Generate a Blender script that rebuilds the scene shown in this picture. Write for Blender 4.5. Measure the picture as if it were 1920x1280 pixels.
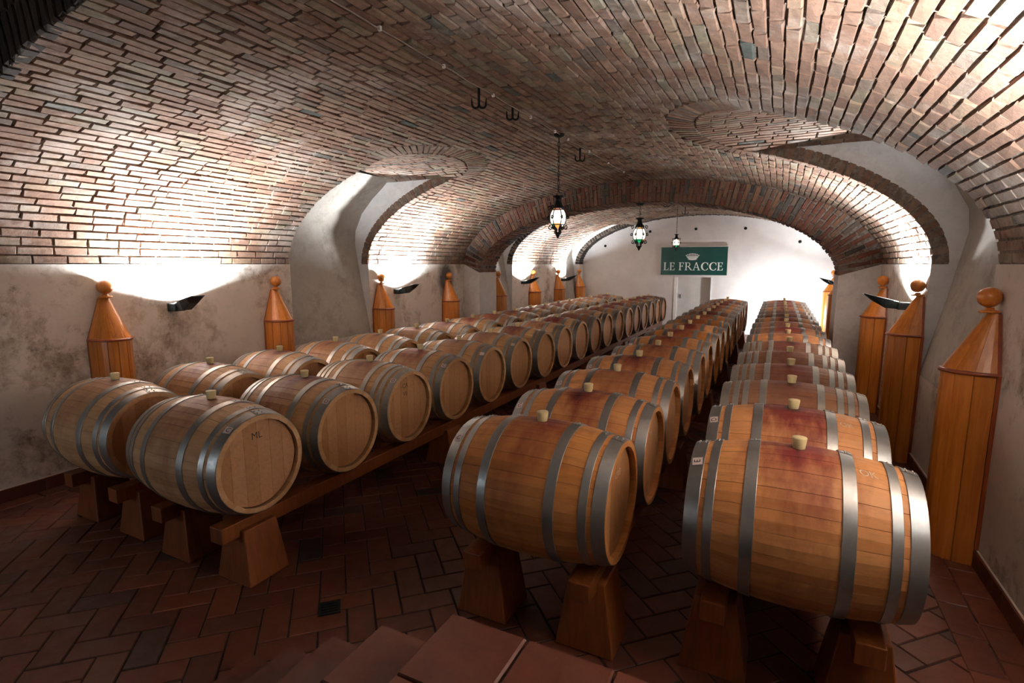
import bpy, math, random
import numpy as np
from mathutils import Matrix, Vector

random.seed(7); rng = np.random.default_rng(7)
for o in list(bpy.data.objects): bpy.data.objects.remove(o)
SC = bpy.context.scene
COL = SC.collection
PI = math.pi

# ------------------------------------------------------------------ camera, world, exposure
S = 1.95                                    # springing height = eye height above the floor
F_PX, PITCH, YAW = 989.0, math.radians(8.324), math.radians(26.78)
cyw, syw, cpt, spt = math.cos(YAW), math.sin(YAW), math.cos(PITCH), math.sin(PITCH)
FWD = np.array([-syw*cpt, cyw*cpt, -spt]); RGT = np.array([cyw, syw, 0.0]); UPV = np.cross(RGT, FWD)
CAM = np.array([0.0, 0.0, S])
cd = bpy.data.cameras.new('camera'); cam = bpy.data.objects.new('camera', cd); COL.objects.link(cam)
cd.sensor_width = 36.0; cd.lens = F_PX/1920*36.0; cd.clip_start = 0.02; cd.clip_end = 100
m = Matrix.Identity(4)
for r in range(3):
    m[r][0], m[r][1], m[r][2], m[r][3] = RGT[r], UPV[r], -FWD[r], CAM[r]
cam.matrix_world = m
SC.camera = cam

W = bpy.data.worlds.new('world'); SC.world = W; W.use_nodes = True
W.node_tree.nodes['Background'].inputs[0].default_value = (0.55, 0.62, 0.75, 1)
W.node_tree.nodes['Background'].inputs[1].default_value = 0.02

SC.view_settings.view_transform = 'Standard'; SC.view_settings.look = 'None'
SC.view_settings.gamma = 1.0; SC.view_settings.use_curve_mapping = False
SC.view_settings.exposure = 0.42
LAMP_W = 158.0                               # each wall uplight
FLOOD_ASSUMED_W = 70.0                              # assumed flood lamp, unseen behind the last barrels
LAMP_COL = (0.94, 0.98, 1.0)
FILL_W = 14.0                                # added fill for the left wall, set behind an added window

# ------------------------------------------------------------------ helpers
def proj(P):
    P = np.atleast_2d(P) - CAM; d = P @ FWD
    d = np.where(d < 1e-3, 1e-3, d)
    return np.stack([960+F_PX*(P@RGT)/d, 640-F_PX*(P@UPV)/d], 1), P @ FWD

def link(o, parent=None):
    COL.objects.link(o)
    if parent is not None: o.parent = parent
    return o
def tag(o, label=None, cat=None, group=None, kind=None):
    if label: o['label'] = label
    if cat: o['category'] = cat
    if group: o['group'] = group
    if kind: o['kind'] = kind
    return o
def empty(name, loc=(0, 0, 0), rz=0.0):
    o = bpy.data.objects.new(name, None); o.location = loc; o.rotation_euler = (0, 0, rz); o.empty_display_size = .1
    return link(o)

class MB:
    def __init__(s): s.v = []; s.f = []; s.sm = []
    def add(s, vs, fs, smooth=False):
        n = len(s.v); s.v += [tuple(map(float, v)) for v in vs]
        s.f += [tuple(i+n for i in f) for f in fs]; s.sm += [smooth]*len(fs); return s
    def box(s, x0, x1, y0, y1, z0, z1):
        return s.add([(x0,y0,z0),(x1,y0,z0),(x1,y1,z0),(x0,y1,z0),(x0,y0,z1),(x1,y0,z1),(x1,y1,z1),(x0,y1,z1)],
                     [(0,3,2,1),(4,5,6,7),(0,1,5,4),(1,2,6,5),(2,3,7,6),(3,0,4,7)])
    def frustum(s, b, t, z0, z1):          # b, t = (x0,x1,y0,y1)
        return s.add([(b[0],b[2],z0),(b[1],b[2],z0),(b[1],b[3],z0),(b[0],b[3],z0),
                      (t[0],t[2],z1),(t[1],t[2],z1),(t[1],t[3],z1),(t[0],t[3],z1)],
                     [(0,3,2,1),(4,5,6,7),(0,1,5,4),(1,2,6,5),(2,3,7,6),(3,0,4,7)])
    def tube(s, pts, r, n=8, closed=False, smooth=True):
        pts = [Vector(p) for p in pts]; k = len(pts); rings = []
        rr = r if isinstance(r, (list, tuple)) else [r]*k
        up = None
        for i, p in enumerate(pts):
            a = pts[i-1] if (i > 0 or closed) else p
            b = pts[(i+1) % k] if (i < k-1 or closed) else p
            d = (b-a).normalized()
            if up is None:
                up = Vector((0,0,1)) if abs(d.z) < .9 else Vector((1,0,0))
            e1 = d.cross(up)
            if e1.length < 1e-6: e1 = d.orthogonal()
            e1.normalize(); e2 = d.cross(e1).normalized(); up = -e2 if False else e2.cross(d).cross(d).normalized() if False else up
            rings.append([p+(e1*math.cos(q)+e2*math.sin(q))*rr[i] for q in [2*PI*j/n for j in range(n)]])
        vs = [v for rg in rings for v in rg]; fs = []
        for i in range(k if closed else k-1):
            for j in range(n):
                a, b = i*n+j, i*n+(j+1) % n; c, d = ((i+1) % k)*n+(j+1) % n, ((i+1) % k)*n+j
                fs.append((a, b, c, d))
        if not closed: fs += [tuple(range(n))[::-1], tuple((k-1)*n+j for j in range(n))]
        return s.add(vs, fs, smooth)
    def lathe(s, prof, n=24, a0=0.0, a1=2*PI, c=(0, 0, 0), axis='z', smooth=True):   # prof = [(r, h)]
        full = abs(a1-a0-2*PI) < 1e-6; k = n if full else n+1; vs = []
        for (r, h) in prof:
            for j in range(k):
                q = a0+(a1-a0)*j/n; x, y = r*math.cos(q), r*math.sin(q)
                p = (x, y, h) if axis == 'z' else (h, x, y)
                vs.append((p[0]+c[0], p[1]+c[1], p[2]+c[2]))
        fs = []
        for i in range(len(prof)-1):
            for j in range(n):
                b = (j+1) % k if full else j+1
                fs.append((i*k+j, i*k+b, (i+1)*k+b, (i+1)*k+j))
        return s.add(vs, fs, smooth)
    def sphere(s, c, r, n=12, m=8):
        return s.lathe([(r*math.sin(PI*i/m)+1e-5, -r*math.cos(PI*i/m)) for i in range(m+1)], n, c=c)
    def poly(s, pts2, to3, d0, d1):        # extruded 2-D polygon (triangulated by bmesh later as ngon)
        n = len(pts2)
        vs = [to3(p, d0) for p in pts2]+[to3(p, d1) for p in pts2]
        fs = [tuple(range(n))[::-1], tuple(range(n, 2*n))]+[(i, (i+1) % n, (i+1) % n+n, i+n) for i in range(n)]
        return s.add(vs, fs)
    def mesh(s, name, mat=None):
        me = bpy.data.meshes.new(name); me.from_pydata(s.v, [], s.f)
        me.polygons.foreach_set('use_smooth', s.sm); me.update()
        if mat: me.materials.append(mat)
        return me
    def build(s, name, mat, parent=None):
        return link(bpy.data.objects.new(name, s.mesh(name, mat)), parent)

def bevel(o, w=.006, seg=2):
    b = o.modifiers.new('bevel', 'BEVEL'); b.width = w; b.segments = seg; b.limit_method = 'ANGLE'
    return o
def obj(name, me, parent=None): return link(bpy.data.objects.new(name, me), parent)

# ------------------------------------------------------------------ materials
def newmat(name):
    mt = bpy.data.materials.new(name); mt.use_nodes = True
    nt = mt.node_tree; b = nt.nodes['Principled BSDF']
    return mt, nt, b
def N(nt, t, **kw):
    n = nt.nodes.new(t)
    for k, v in kw.items():
        if k in ('ins',):
            for a, val in v.items(): n.inputs[a].default_value = val
        else: setattr(n, k, v)
    return n
def L(nt, a, b): nt.links.new(a, b)
def ramp(nt, fac, stops, interp='LINEAR'):
    r = N(nt, 'ShaderNodeValToRGB'); e = r.color_ramp; e.interpolation = interp
    while len(e.elements) < len(stops): e.elements.new(.5)
    for el, (p, c) in zip(e.elements, stops): el.position = p; el.color = (*c, 1)
    if fac is not None: L(nt, fac, r.inputs[0])
    return r.outputs[0]
def noise(nt, vec, scale, detail=4, rough=.55, dist=0.0):
    n = N(nt, 'ShaderNodeTexNoise', ins={'Scale': scale, 'Detail': detail, 'Roughness': rough, 'Distortion': dist})
    if vec is not None: L(nt, vec, n.inputs['Vector'])
    return n.outputs['Fac']
def mix(nt, fac, a, b, mode='MIX'):
    n = N(nt, 'ShaderNodeMix', data_type='RGBA', blend_type=mode)
    if isinstance(fac, (int, float)): n.inputs[0].default_value = fac
    else: L(nt, fac, n.inputs[0])
    for i, x in ((6, a), (7, b)):
        if isinstance(x, tuple): n.inputs[i].default_value = (*x, 1)
        else: L(nt, x, n.inputs[i])
    return n.outputs[2]
def mth(nt, op, a, b=None, clamp=False):
    n = N(nt, 'ShaderNodeMath', operation=op, use_clamp=clamp)
    for i, x in ((0, a), (1, b)):
        if x is None: continue
        if isinstance(x, (int, float)): n.inputs[i].default_value = x
        else: L(nt, x, n.inputs[i])
    return n.outputs[0]
def maprange(nt, v, a, b, c=0.0, d=1.0):
    n = N(nt, 'ShaderNodeMapRange', ins={1: a, 2: b, 3: c, 4: d}); L(nt, v, n.inputs[0]); return n.outputs[0]
def bump(nt, b, h, strength=.3, dist=.01):
    n = N(nt, 'ShaderNodeBump', ins={'Strength': strength, 'Distance': dist}); L(nt, h, n.inputs['Height'])
    L(nt, n.outputs[0], b.inputs['Normal'])
def worldpos(nt): return N(nt, 'ShaderNodeNewGeometry').outputs['Position']
def objpos(nt): return N(nt, 'ShaderNodeTexCoord').outputs['Object']
def scaled(nt, vec, sc):
    n = N(nt, 'ShaderNodeMapping'); n.inputs['Scale'].default_value = sc; L(nt, vec, n.inputs[0]); return n.outputs[0]
def piece_random(nt):
    a = N(nt, 'ShaderNodeAttribute', attribute_name='tint').outputs['Fac']
    r = N(nt, 'ShaderNodeObjectInfo').outputs['Random']
    return mth(nt, 'FRACT', mth(nt, 'ADD', a, r))
def rgb(h):
    def f(c): c /= 255; return c/12.92 if c <= .04045 else ((c+.055)/1.055)**2.4
    return tuple(f(int(h[i:i+2], 16)) for i in (0, 2, 4))

def brick_mat(name, stops, eff=.35, dark=.25):
    mt, nt, b = newmat(name); p = worldpos(nt); r = piece_random(nt)
    c = ramp(nt, r, stops)
    n1 = noise(nt, p, 22, 5, .65); c = mix(nt, .55, c, ramp(nt, n1, [(.3, (.25,.25,.25)), (.7, (1,1,1))]), 'MULTIPLY')
    n2 = noise(nt, p, 1.1, 8, .74); k = maprange(nt, n2, .50, .68, 0, eff)
    c = mix(nt, k, c, rgb('b0a49b'))
    n3 = noise(nt, p, 2.1, 7, .75, .4); k = maprange(nt, n3, .60, .72, 0, dark)
    c = mix(nt, k, c, rgb('2b2d2c'))
    L(nt, c, b.inputs['Base Color']); b.inputs['Roughness'].default_value = .92
    bump(nt, b, noise(nt, p, 60, 6, .7), .6, .008)
    return mt
M = {}
M['brick'] = brick_mat('vault brick', [(0, rgb('6e5142')), (.2, rgb('886856')), (.4, rgb('7e5e4c')), (.58, rgb('917360')), (.74, rgb('8c745e')), (.84, rgb('827763')), (.92, rgb('786456')), (.985, rgb('6a5b50')), (.995, rgb('4c4e48')), (1, rgb('4e544e'))], .7, .5)
M['arch_brick'] = brick_mat('arch brick', [(0, rgb('5a3228')), (.25, rgb('7c4634')), (.5, rgb('6b4a3a')), (.75, rgb('8a6248')), (.92, rgb('57504a')), (1, rgb('3e3a37'))], .25, .35)
M['shaded_brick'] = brick_mat('brick with painted shade', [(0, rgb('2a2422')), (.5, rgb('3a302b')), (1, rgb('453a34'))], .15, .5)  # vault brick darkened in its colour, for parts that lie in shade
def simple_noise(name, c0, c1, scale, rough=.9, bs=.3, bd=.01, metal=0.0, det=5, lo=.35, hi=.65):
    mt, nt, b = newmat(name); p = worldpos(nt)
    n = noise(nt, p, scale, det, .65); L(nt, ramp(nt, n, [(lo, c0), (hi, c1)]), b.inputs['Base Color'])
    b.inputs['Roughness'].default_value = rough; b.inputs['Metallic'].default_value = metal
    if bs: bump(nt, b, n, bs, bd)
    return mt
M['mortar'] = simple_noise('lime mortar', rgb('50463e'), rgb('85786d'), 30, .95, .6, .01)
M['grout'] = simple_noise('floor grout', rgb('1d1715'), rgb('33261f'), 20, .95, .2)

def plaster(name, base, stain, amount, spots=(), bright=1.0):
    mt, nt, b = newmat(name); p = worldpos(nt)
    n1 = noise(nt, p, 1.4, 8, .70, .3); n2 = noise(nt, p, 7.0, 8, .72, .5); n3 = noise(nt, p, 45, 4, .6)
    k = mth(nt, 'ADD', mth(nt, 'MULTIPLY', n1, .62), mth(nt, 'MULTIPLY', n2, .38))
    k = maprange(nt, k, .50, .60, 0, amount)
    c = mix(nt, maprange(nt, n2, .3, .7), base, tuple(x*.86 for x in base))
    c = mix(nt, k, c, stain)
    k2 = maprange(nt, mth(nt, 'MULTIPLY', n1, noise(nt, p, 16, 6, .8)), .31, .40, 0, amount)
    c = mix(nt, k2, c, tuple(x*.55 for x in stain))
    for (sp, rad, sc) in spots:             # mould patches with a shape of their own
        d = N(nt, 'ShaderNodeVectorMath', operation='DISTANCE'); L(nt, scaled(nt, p, sc), d.inputs[0])
        d.inputs[1].default_value = tuple(sp[i]*sc[i] for i in range(3))
        kk = maprange(nt, mth(nt, 'ADD', d.outputs['Value'], mth(nt, 'MULTIPLY', n2, rad)), rad*1.05, rad*1.55, .9, 0)
        c = mix(nt, kk, c, rgb('2c2c30'))
    L(nt, c, b.inputs['Base Color']); b.inputs['Roughness'].default_value = .93
    bump(nt, b, mth(nt, 'ADD', n2, mth(nt, 'MULTIPLY', n3, .3)), .25, .02)
    return mt
M['plaster'] = plaster('stained plaster', rgb('dcd5cd'), rgb('8f7d69'), .72, [((-5.6, 8.34, S-.28), .30, (1, 1, .75))])
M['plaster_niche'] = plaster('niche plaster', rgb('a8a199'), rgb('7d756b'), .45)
M['plaster_white'] = plaster('clean plaster', rgb('dedcdb'), rgb('b9b4ae'), .25)
M['white_paint'] = simple_noise('white painted wall', rgb('d9d4d2'), rgb('e2dedd'), 3, .85, .08)
M['door_panel'] = simple_noise('pale painted door', rgb('c9c6c2'), rgb('d2cfcb'), 4, .6, .03)

def tile_mat():
    mt, nt, b = newmat('terracotta tile'); p = worldpos(nt); r = piece_random(nt)
    c = ramp(nt, r, [(0, rgb('552b20')), (.3, rgb('6c3a28')), (.55, rgb('603326')), (.8, rgb('73402b')), (.95, rgb('4c3028')), (1, rgb('38322f'))])
    n = noise(nt, p, 14, 6, .7); c = mix(nt, .5, c, ramp(nt, n, [(.3, (.35,.33,.32)), (.7, (1,1,1))]), 'MULTIPLY')
    k = maprange(nt, noise(nt, p, 2.2, 6, .7), .56, .7, 0, .5); c = mix(nt, k, c, rgb('4d403a'))
    L(nt, c, b.inputs['Base Color'])
    L(nt, maprange(nt, noise(nt, p, 9, 5, .6), .3, .7, .38, .62), b.inputs['Roughness'])
    bump(nt, b, n, .12, .006); return mt
M['tile'] = tile_mat()

def barrel_wood(name, cols, stain=.8, grey=0.0):
    mt, nt, b = newmat(name); p = objpos(nt); info = N(nt, 'ShaderNodeObjectInfo')
    wn = N(nt, 'ShaderNodeTexWhiteNoise', noise_dimensions='3D'); L(nt, info.outputs['Location'], wn.inputs['Vector'])
    off = N(nt, 'ShaderNodeVectorMath', operation='MULTIPLY_ADD'); L(nt, info.outputs['Location'], off.inputs[0])
    off.inputs[1].default_value = (3.1, 3.1, 3.1); L(nt, p, off.inputs[2])
    po = off.outputs[0]
    g = noise(nt, scaled(nt, po, (1.6, 14, 14)), 3.0, 7, .68, .6)
    g2 = noise(nt, scaled(nt, po, (1.0, 6, 6)), 1.2, 4, .6, 1.2)
    c = ramp(nt, N(nt, 'ShaderNodeAttribute', attribute_name='tint').outputs['Fac'], [(0, cols[0]), (.5, cols[1]), (1, cols[2])])
    c = mix(nt, .55, c, ramp(nt, g, [(.25, (.42, .36, .32)), (.5, (.85, .82, .8)), (.75, (1, 1, 1))]), 'MULTIPLY')
    c = mix(nt, maprange(nt, g2, .55, .75, 0, .35), c, tuple(x*.55 for x in cols[0]))
    if grey: c = mix(nt, maprange(nt, noise(nt, po, 3, 5, .7), .4, .65, 0, grey), c, rgb('6a625a'))
    hs = N(nt, 'ShaderNodeHueSaturation'); L(nt, c, hs.inputs['Color'])
    L(nt, maprange(nt, wn.outputs['Value'], 0, 1, .78, 1.12), hs.inputs['Value'])
    L(nt, maprange(nt, wn.outputs['Value'], 0, 1, 1.05, .9), hs.inputs['Saturation']); c = hs.outputs[0]
    # spilt-wine stain round the bung
    sx = N(nt, 'ShaderNodeSeparateXYZ'); L(nt, p, sx.inputs[0])
    d = N(nt, 'ShaderNodeVectorMath', operation='LENGTH')
    cm = N(nt, 'ShaderNodeCombineXYZ')
    L(nt, mth(nt, 'MULTIPLY', sx.outputs[0], 1.25), cm.inputs[0]); L(nt, mth(nt, 'MULTIPLY', sx.outputs[1], .8), cm.inputs[1])
    L(nt, mth(nt, 'MULTIPLY', mth(nt, 'SUBTRACT', sx.outputs[2], .36), .35), cm.inputs[2]); L(nt, cm.outputs[0], d.inputs[0])
    dd = mth(nt, 'ADD', d.outputs['Value'], mth(nt, 'MULTIPLY', mth(nt, 'SUBTRACT', noise(nt, scaled(nt, po, (5, 2, 2)), 2.2, 5, .6), .5), .48))
    sep = N(nt, 'ShaderNodeSeparateColor'); L(nt, wn.outputs['Color'], sep.inputs[0])
    amt = maprange(nt, sep.outputs[1], 0, 1, .65*stain, 1.25*stain)
    k = mth(nt, 'MULTIPLY', maprange(nt, dd, .06, .34, 1, 0), amt)
    c = mix(nt, k, c, rgb('6a2420'))
    k = mth(nt, 'MULTIPLY', maprange(nt, dd, -.02, .07, 1, 0), amt); c = mix(nt, k, c, rgb('38151d'))
    L(nt, c, b.inputs['Base Color']); b.inputs['Roughness'].default_value = .52
    b.inputs['Specular IOR Level'].default_value = .35
    bump(nt, b, g, .12, .004); return mt
M['oak'] = barrel_wood('barrel oak', [rgb('c07f42'), rgb('cb8c50'), rgb('d0985c')], 1.1)
M['oak_light'] = barrel_wood('pale barrel oak', [rgb('bb9160'), rgb('c69d6e'), rgb('ceaa7e')], 1.05)
M['oak_old'] = barrel_wood('weathered barrel oak', [rgb('8c5e3c'), rgb('9a6c4a'), rgb('a67852')], 1.0, .3)
M['oak_head'] = barrel_wood('barrel head oak', [rgb('a87848'), rgb('b4855a'), rgb('bd9064')], 0.0)

def metal(name, c, rough, sc=40):
    mt, nt, b = newmat(name); p = worldpos(nt); n = noise(nt, p, sc, 6, .7); n2 = noise(nt, p, 5, 4, .6)
    L(nt, mix(nt, maprange(nt, n2, .35, .7, 0, .6), c, tuple(x*.62 for x in c)), b.inputs['Base Color'])
    b.inputs['Metallic'].default_value = .85
    L(nt, maprange(nt, n, .3, .7, rough-.08, rough+.12), b.inputs['Roughness']); bump(nt, b, n, .08, .003); return mt
M['hoop'] = metal('galvanised hoop steel', rgb('a9adae'), .36)
M['hoop_old'] = metal('dull galvanised hoop', rgb('b9b9b4'), .55)
M['iron'] = simple_noise('black wrought iron', rgb('0c0d0e'), rgb('1d1f20'), 30, .5, .2, .005, .6)
M['lamp_metal'] = simple_noise('dark green-black lamp metal', rgb('10191c'), rgb('17262b'), 12, .35, 0, .01, .4)
M['lamp_steel'] = simple_noise('zinc lamp bracket', rgb('8a8d8e'), rgb('b0b2b2'), 12, .4, 0, .01, .8)
M['bung'] = simple_noise('cream silicone bung', rgb('cfc08c'), rgb('d9cd9f'), 8, .5, 0)
M['sticker'] = simple_noise('white paper sticker', rgb('d8c9c8'), rgb('e4dada'), 8, .6, 0)
M['ink'] = simple_noise('black ink', rgb('15110f'), rgb('241c18'), 20, .8, 0)
M['chalk'] = simple_noise('white chalk', rgb('b89a7c'), rgb('d8cbbb'), 60, .95, 0)
M['sign_green'] = simple_noise('dark green enamel', rgb('053f39'), rgb('07463f'), 3, .4, 0)
M['sign_white'] = simple_noise('white lettering', rgb('eef0ee'), rgb('f6f7f5'), 8, .5, 0)
M['cable'] = simple_noise('white cable', rgb('8a7e76'), rgb('a3968d'), 10, .6, 0)
M['drain'] = simple_noise('dark drain metal', rgb('10181c'), rgb('1c272c'), 20, .45, .2, .004, .5)
M['ledge'] = simple_noise('painted spring line', rgb('b5b0ab'), rgb('cac5c0'), 10, .8, .1)
def varnish(name, c0, c1):
    mt, nt, b = newmat(name); p = objpos(nt); r = N(nt, 'ShaderNodeObjectInfo').outputs['Random']
    g = noise(nt, scaled(nt, worldpos(nt), (9, 9, .7)), 3.5, 6, .62, .8)
    c = ramp(nt, g, [(.3, c0), (.65, c1)])
    hs = N(nt, 'ShaderNodeHueSaturation'); L(nt, c, hs.inputs['Color']); L(nt, maprange(nt, r, 0, 1, .82, 1.08), hs.inputs['Value'])
    L(nt, hs.outputs[0], b.inputs['Base Color']); b.inputs['Roughness'].default_value = .33
    b.inputs['Coat Weight'].default_value = .35; b.inputs['Coat Roughness'].default_value = .2; return mt
M['varnish'] = varnish('varnished pine', rgb('b0641f'), rgb('cd8232'))
M['moulding'] = varnish('dark varnished moulding', rgb('7a3414'), rgb('93461e'))
M['beam'] = varnish('stained rack timber', rgb('6e3a18'), rgb('8a4c20'))
for k in ('beam',):
    M[k].node_tree.nodes['Principled BSDF'].inputs['Coat Weight'].default_value = 0
    M[k].node_tree.nodes['Principled BSDF'].inputs['Roughness'].default_value = .5
def emis(name, c, s):
    mt, nt, b = newmat(name); b.inputs['Base Color'].default_value = (*c, 1)
    b.inputs['Emission Color'].default_value = (*c, 1); b.inputs['Emission Strength'].default_value = s
    b.inputs['Roughness'].default_value = .2; return mt
M['lamp_glass'] = emis('lit lamp glass', (1, .97, .92), 6.0)
M['glass_white'] = emis('lit white glass', rgb('fff6ea'), 1.1)
M['glass_amber'] = emis('lit amber glass', rgb('e8b060'), .8)
M['glass_green'] = emis('lit green glass', rgb('20b070'), .7)
M['glass_rose'] = emis('lit rose glass', rgb('d88a78'), .7)

# ------------------------------------------------------------------ pieces (bricks, tiles): shared unit meshes, nearest 300 single, the rest joined
def unit_piece(seed, cham_x, cham_y, jit):
    r = np.random.default_rng(seed); j = lambda s: r.uniform(-s, s)
    v = []
    for z, ins in ((-1, 0), (-.22, 0), (0, 1)):
        for sx, sy in ((-1,-1), (1,-1), (1,1), (-1,1)):
            x = sx*(.5-ins*cham_x); y = sy*(.5-ins*cham_y)
            if z > -1: x += j(jit*.5); y += j(jit)
            v.append((x, y, z+(j(jit*1.2) if z == 0 else 0)))
    f = [(8,9,10,11)]+[(i, (i+1) % 4, (i+1) % 4+4, i+4) for i in range(4)]+[(i+4, (i+1) % 4+4, (i+1) % 4+8, i+8) for i in range(4)]
    return np.array(v), f
BRICKV = [unit_piece(100+i, .03, .075, .055) for i in range(8)]
TILEV = [unit_piece(200+i, .012, .02, .006) for i in range(4)]
PCACHE = {}
def piece_mesh(var, i, mat):
    k = (id(var), i, mat.name)
    if k not in PCACHE:
        me = bpy.data.meshes.new('piece'); me.from_pydata([tuple(a) for a in var[i][0]], [], var[i][1]); me.materials.append(mat); me.update(); PCACHE[k] = me
    return PCACHE[k]
def frame(o, ex, ey, ez, lx, ly, lz):
    A = np.eye(4); A[:3, 0] = np.array(ex)*lx; A[:3, 1] = np.array(ey)*ly; A[:3, 2] = np.array(ez)*lz; A[:3, 3] = o
    return A
def lay(parent, name, mats4, mat, var, single=300, in_view=True):
    """mats4 = list of 4x4: unit piece -> world; visible face is z=0, body goes to -z."""
    if not mats4: return
    A = np.array(mats4); face = np.array([(-.5,-.5,0,1), (.5,-.5,0,1), (.5,.5,0,1), (-.5,.5,0,1)])
    W4 = np.einsum('nij,kj->nki', A, face)[:, :, :3]; n = len(A)
    q, d = proj(W4.reshape(-1, 3)); q = q.reshape(n, 4, 2); d = d.reshape(n, 4)
    x, y = q[:, :, 0], q[:, :, 1]
    area = .5*np.abs((x[:,0]-x[:,2])*(y[:,1]-y[:,3])-(x[:,1]-x[:,3])*(y[:,0]-y[:,2]))
    cx, cy = x.mean(1), y.mean(1)
    ok = (d.min(1) > .1) & (cx > -5) & (cx < 1925) & (cy > -5) & (cy < 1285)
    nrm = A[:, :3, 2]; nrm = nrm/np.linalg.norm(nrm, axis=1)[:, None]
    ok &= ((CAM-A[:, :3, 3])*nrm).sum(1) > 0
    area = np.where(ok, area, 0)
    order = np.argsort(-area); sing = [i for i in order[:single] if area[i] > 30]; ss = set(sing)
    for c, i in enumerate(sing):
        o = bpy.data.objects.new(name, piece_mesh(var, int(rng.integers(len(var))), mat)); o.matrix_world = Matrix(A[i].tolist())
        link(o); o.parent = parent; o.matrix_parent_inverse = parent.matrix_world.inverted() if parent is not None else Matrix()
    rest = [i for i in range(n) if i not in ss]
    if rest:
        vs, fs, tint = [], [], []; base = 0
        for i in rest:
            v, f = var[int(rng.integers(len(var)))]
            vw = (A[i] @ np.c_[v, np.ones(len(v))].T).T[:, :3]
            vs.append(vw); fs += [tuple(a+base for a in ff) for ff in f]; base += len(v); tint += [rng.random()]*len(f)
        me = bpy.data.meshes.new(name+'s'); me.from_pydata(np.concatenate(vs).tolist(), [], fs)
        at = me.attributes.new('tint', 'FLOAT', 'FACE'); at.data.foreach_set('value', tint); me.materials.append(mat); me.update()
        o = obj(name+'_field', me, parent); o['kind'] = 'stuff'; o.matrix_parent_inverse = parent.matrix_world.inverted()

# ------------------------------------------------------------------ vault geometry
LW, RW = -5.60, 1.26
CX, VA, VB = -2.17, 3.43, 1.37
TT = np.linspace(0, PI, 2001)
ARC = np.concatenate([[0], np.cumsum(np.hypot(np.diff(-VA*np.cos(TT)), np.diff(VB*np.sin(TT))))]); SMAX = ARC[-1]
def t_of_s(s): return np.interp(s, ARC, TT)
def vp(s, off=0.0):
    t = t_of_s(s); return CX-(VA+off)*math.cos(t), S+(VB+off)*math.sin(t)
def s_of_x(x): return float(np.interp(math.acos(-(x-CX)/VA), TT, ARC))
def vframe(s):
    t = t_of_s(s); ds = np.array([VA*math.sin(t), 0, VB*math.cos(t)]); ds /= np.linalg.norm(ds)
    n = np.cross(ds, [0, 1, 0]); n = n if n[2] < 0 or (n @ np.array([CX-vp(s)[0], 0, S-vp(s)[1]]) > 0) else -n
    if n @ np.array([CX-vp(s)[0], 0, S+.2-vp(s)[1]]) < 0: n = -n
    return ds, n
Y_NEAR, Y_A0, Y_A1, Y_END = 1.59, 9.0, 9.66, 16.1
LUN = [  # (side, y0, y1)
    ('L', 4.80, 6.25), ('R', 4.55, 6.25), ('L', 9.70, 11.10), ('R', 9.70, 11.10), ('L', 14.60, 15.74), ('R', 14.60, 15.74)]
S_STR = s_of_x(-4.05); BULGE = s_of_x(-3.55)-S_STR; RINGW = .27
def s_open(y, y0, y1):                      # how far the lunette opening climbs the vault at y
    w = (y1-y0)/2; u = (y-(y0+y1)/2)/w
    return S_STR+BULGE*math.sqrt(max(0, 1-u*u)) if abs(u) <= 1.0001 else 0.0
def open_at(s, ring=True):                  # closed y-intervals on a course
    out = []
    for side, y0, y1 in LUN:
        q = s if side == 'L' else SMAX-s
        rw = RINGW if ring else 0
        if q < S_STR: out.append((y0, y1))
        elif q < S_STR+BULGE+rw:
            k = math.sqrt(1-((q-S_STR)/(BULGE+rw))**2); ym, w = (y0+y1)/2, (y1-y0)/2+rw
            out.append((max(ym-w*k, Y_NEAR), min(ym+w*k, Y_END)))
    return out

# ceiling shell (mortar bed behind the bricks)
def shell_lines(ya, yb, step=.12):
    n = max(2, int(math.ceil((yb-ya)/step))+1); return np.linspace(ya, yb, n)
def ceiling_shell():
    mb = MB(); cuts = sorted({Y_NEAR, Y_A0, Y_A1, Y_END} | {v for l in LUN for v in l[1:]})
    for ya, yb in zip(cuts[:-1], cuts[1:]):
        if (ya, yb) == (Y_A0, Y_A1): continue
        ym = (ya+yb)/2
        ol = [l for l in LUN if l[0] == 'L' and l[1] < ym < l[2]]; orr = [l for l in LUN if l[0] == 'R' and l[1] < ym < l[2]]
        ys = shell_lines(ya, yb, .07 if (ol or orr) else .4); K = 60; vs = []
        for y in ys:
            s0 = s_open(y, *ol[0][1:]) if ol else 0.0
            s1 = SMAX-(s_open(y, *orr[0][1:]) if orr else 0.0)
            for k in range(K+1):
                x, z = vp(s0+(s1-s0)*k/K, .018); vs.append((x, y, z))
        fs = [(j*(K+1)+k, j*(K+1)+k+1, (j+1)*(K+1)+k+1, (j+1)*(K+1)+k) for j in range(len(ys)-1) for k in range(K)]
        mb.add(vs, fs, True)
    return mb.build('ceiling', M['mortar'])
ceiling = tag(ceiling_shell(), kind='structure')

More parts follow.
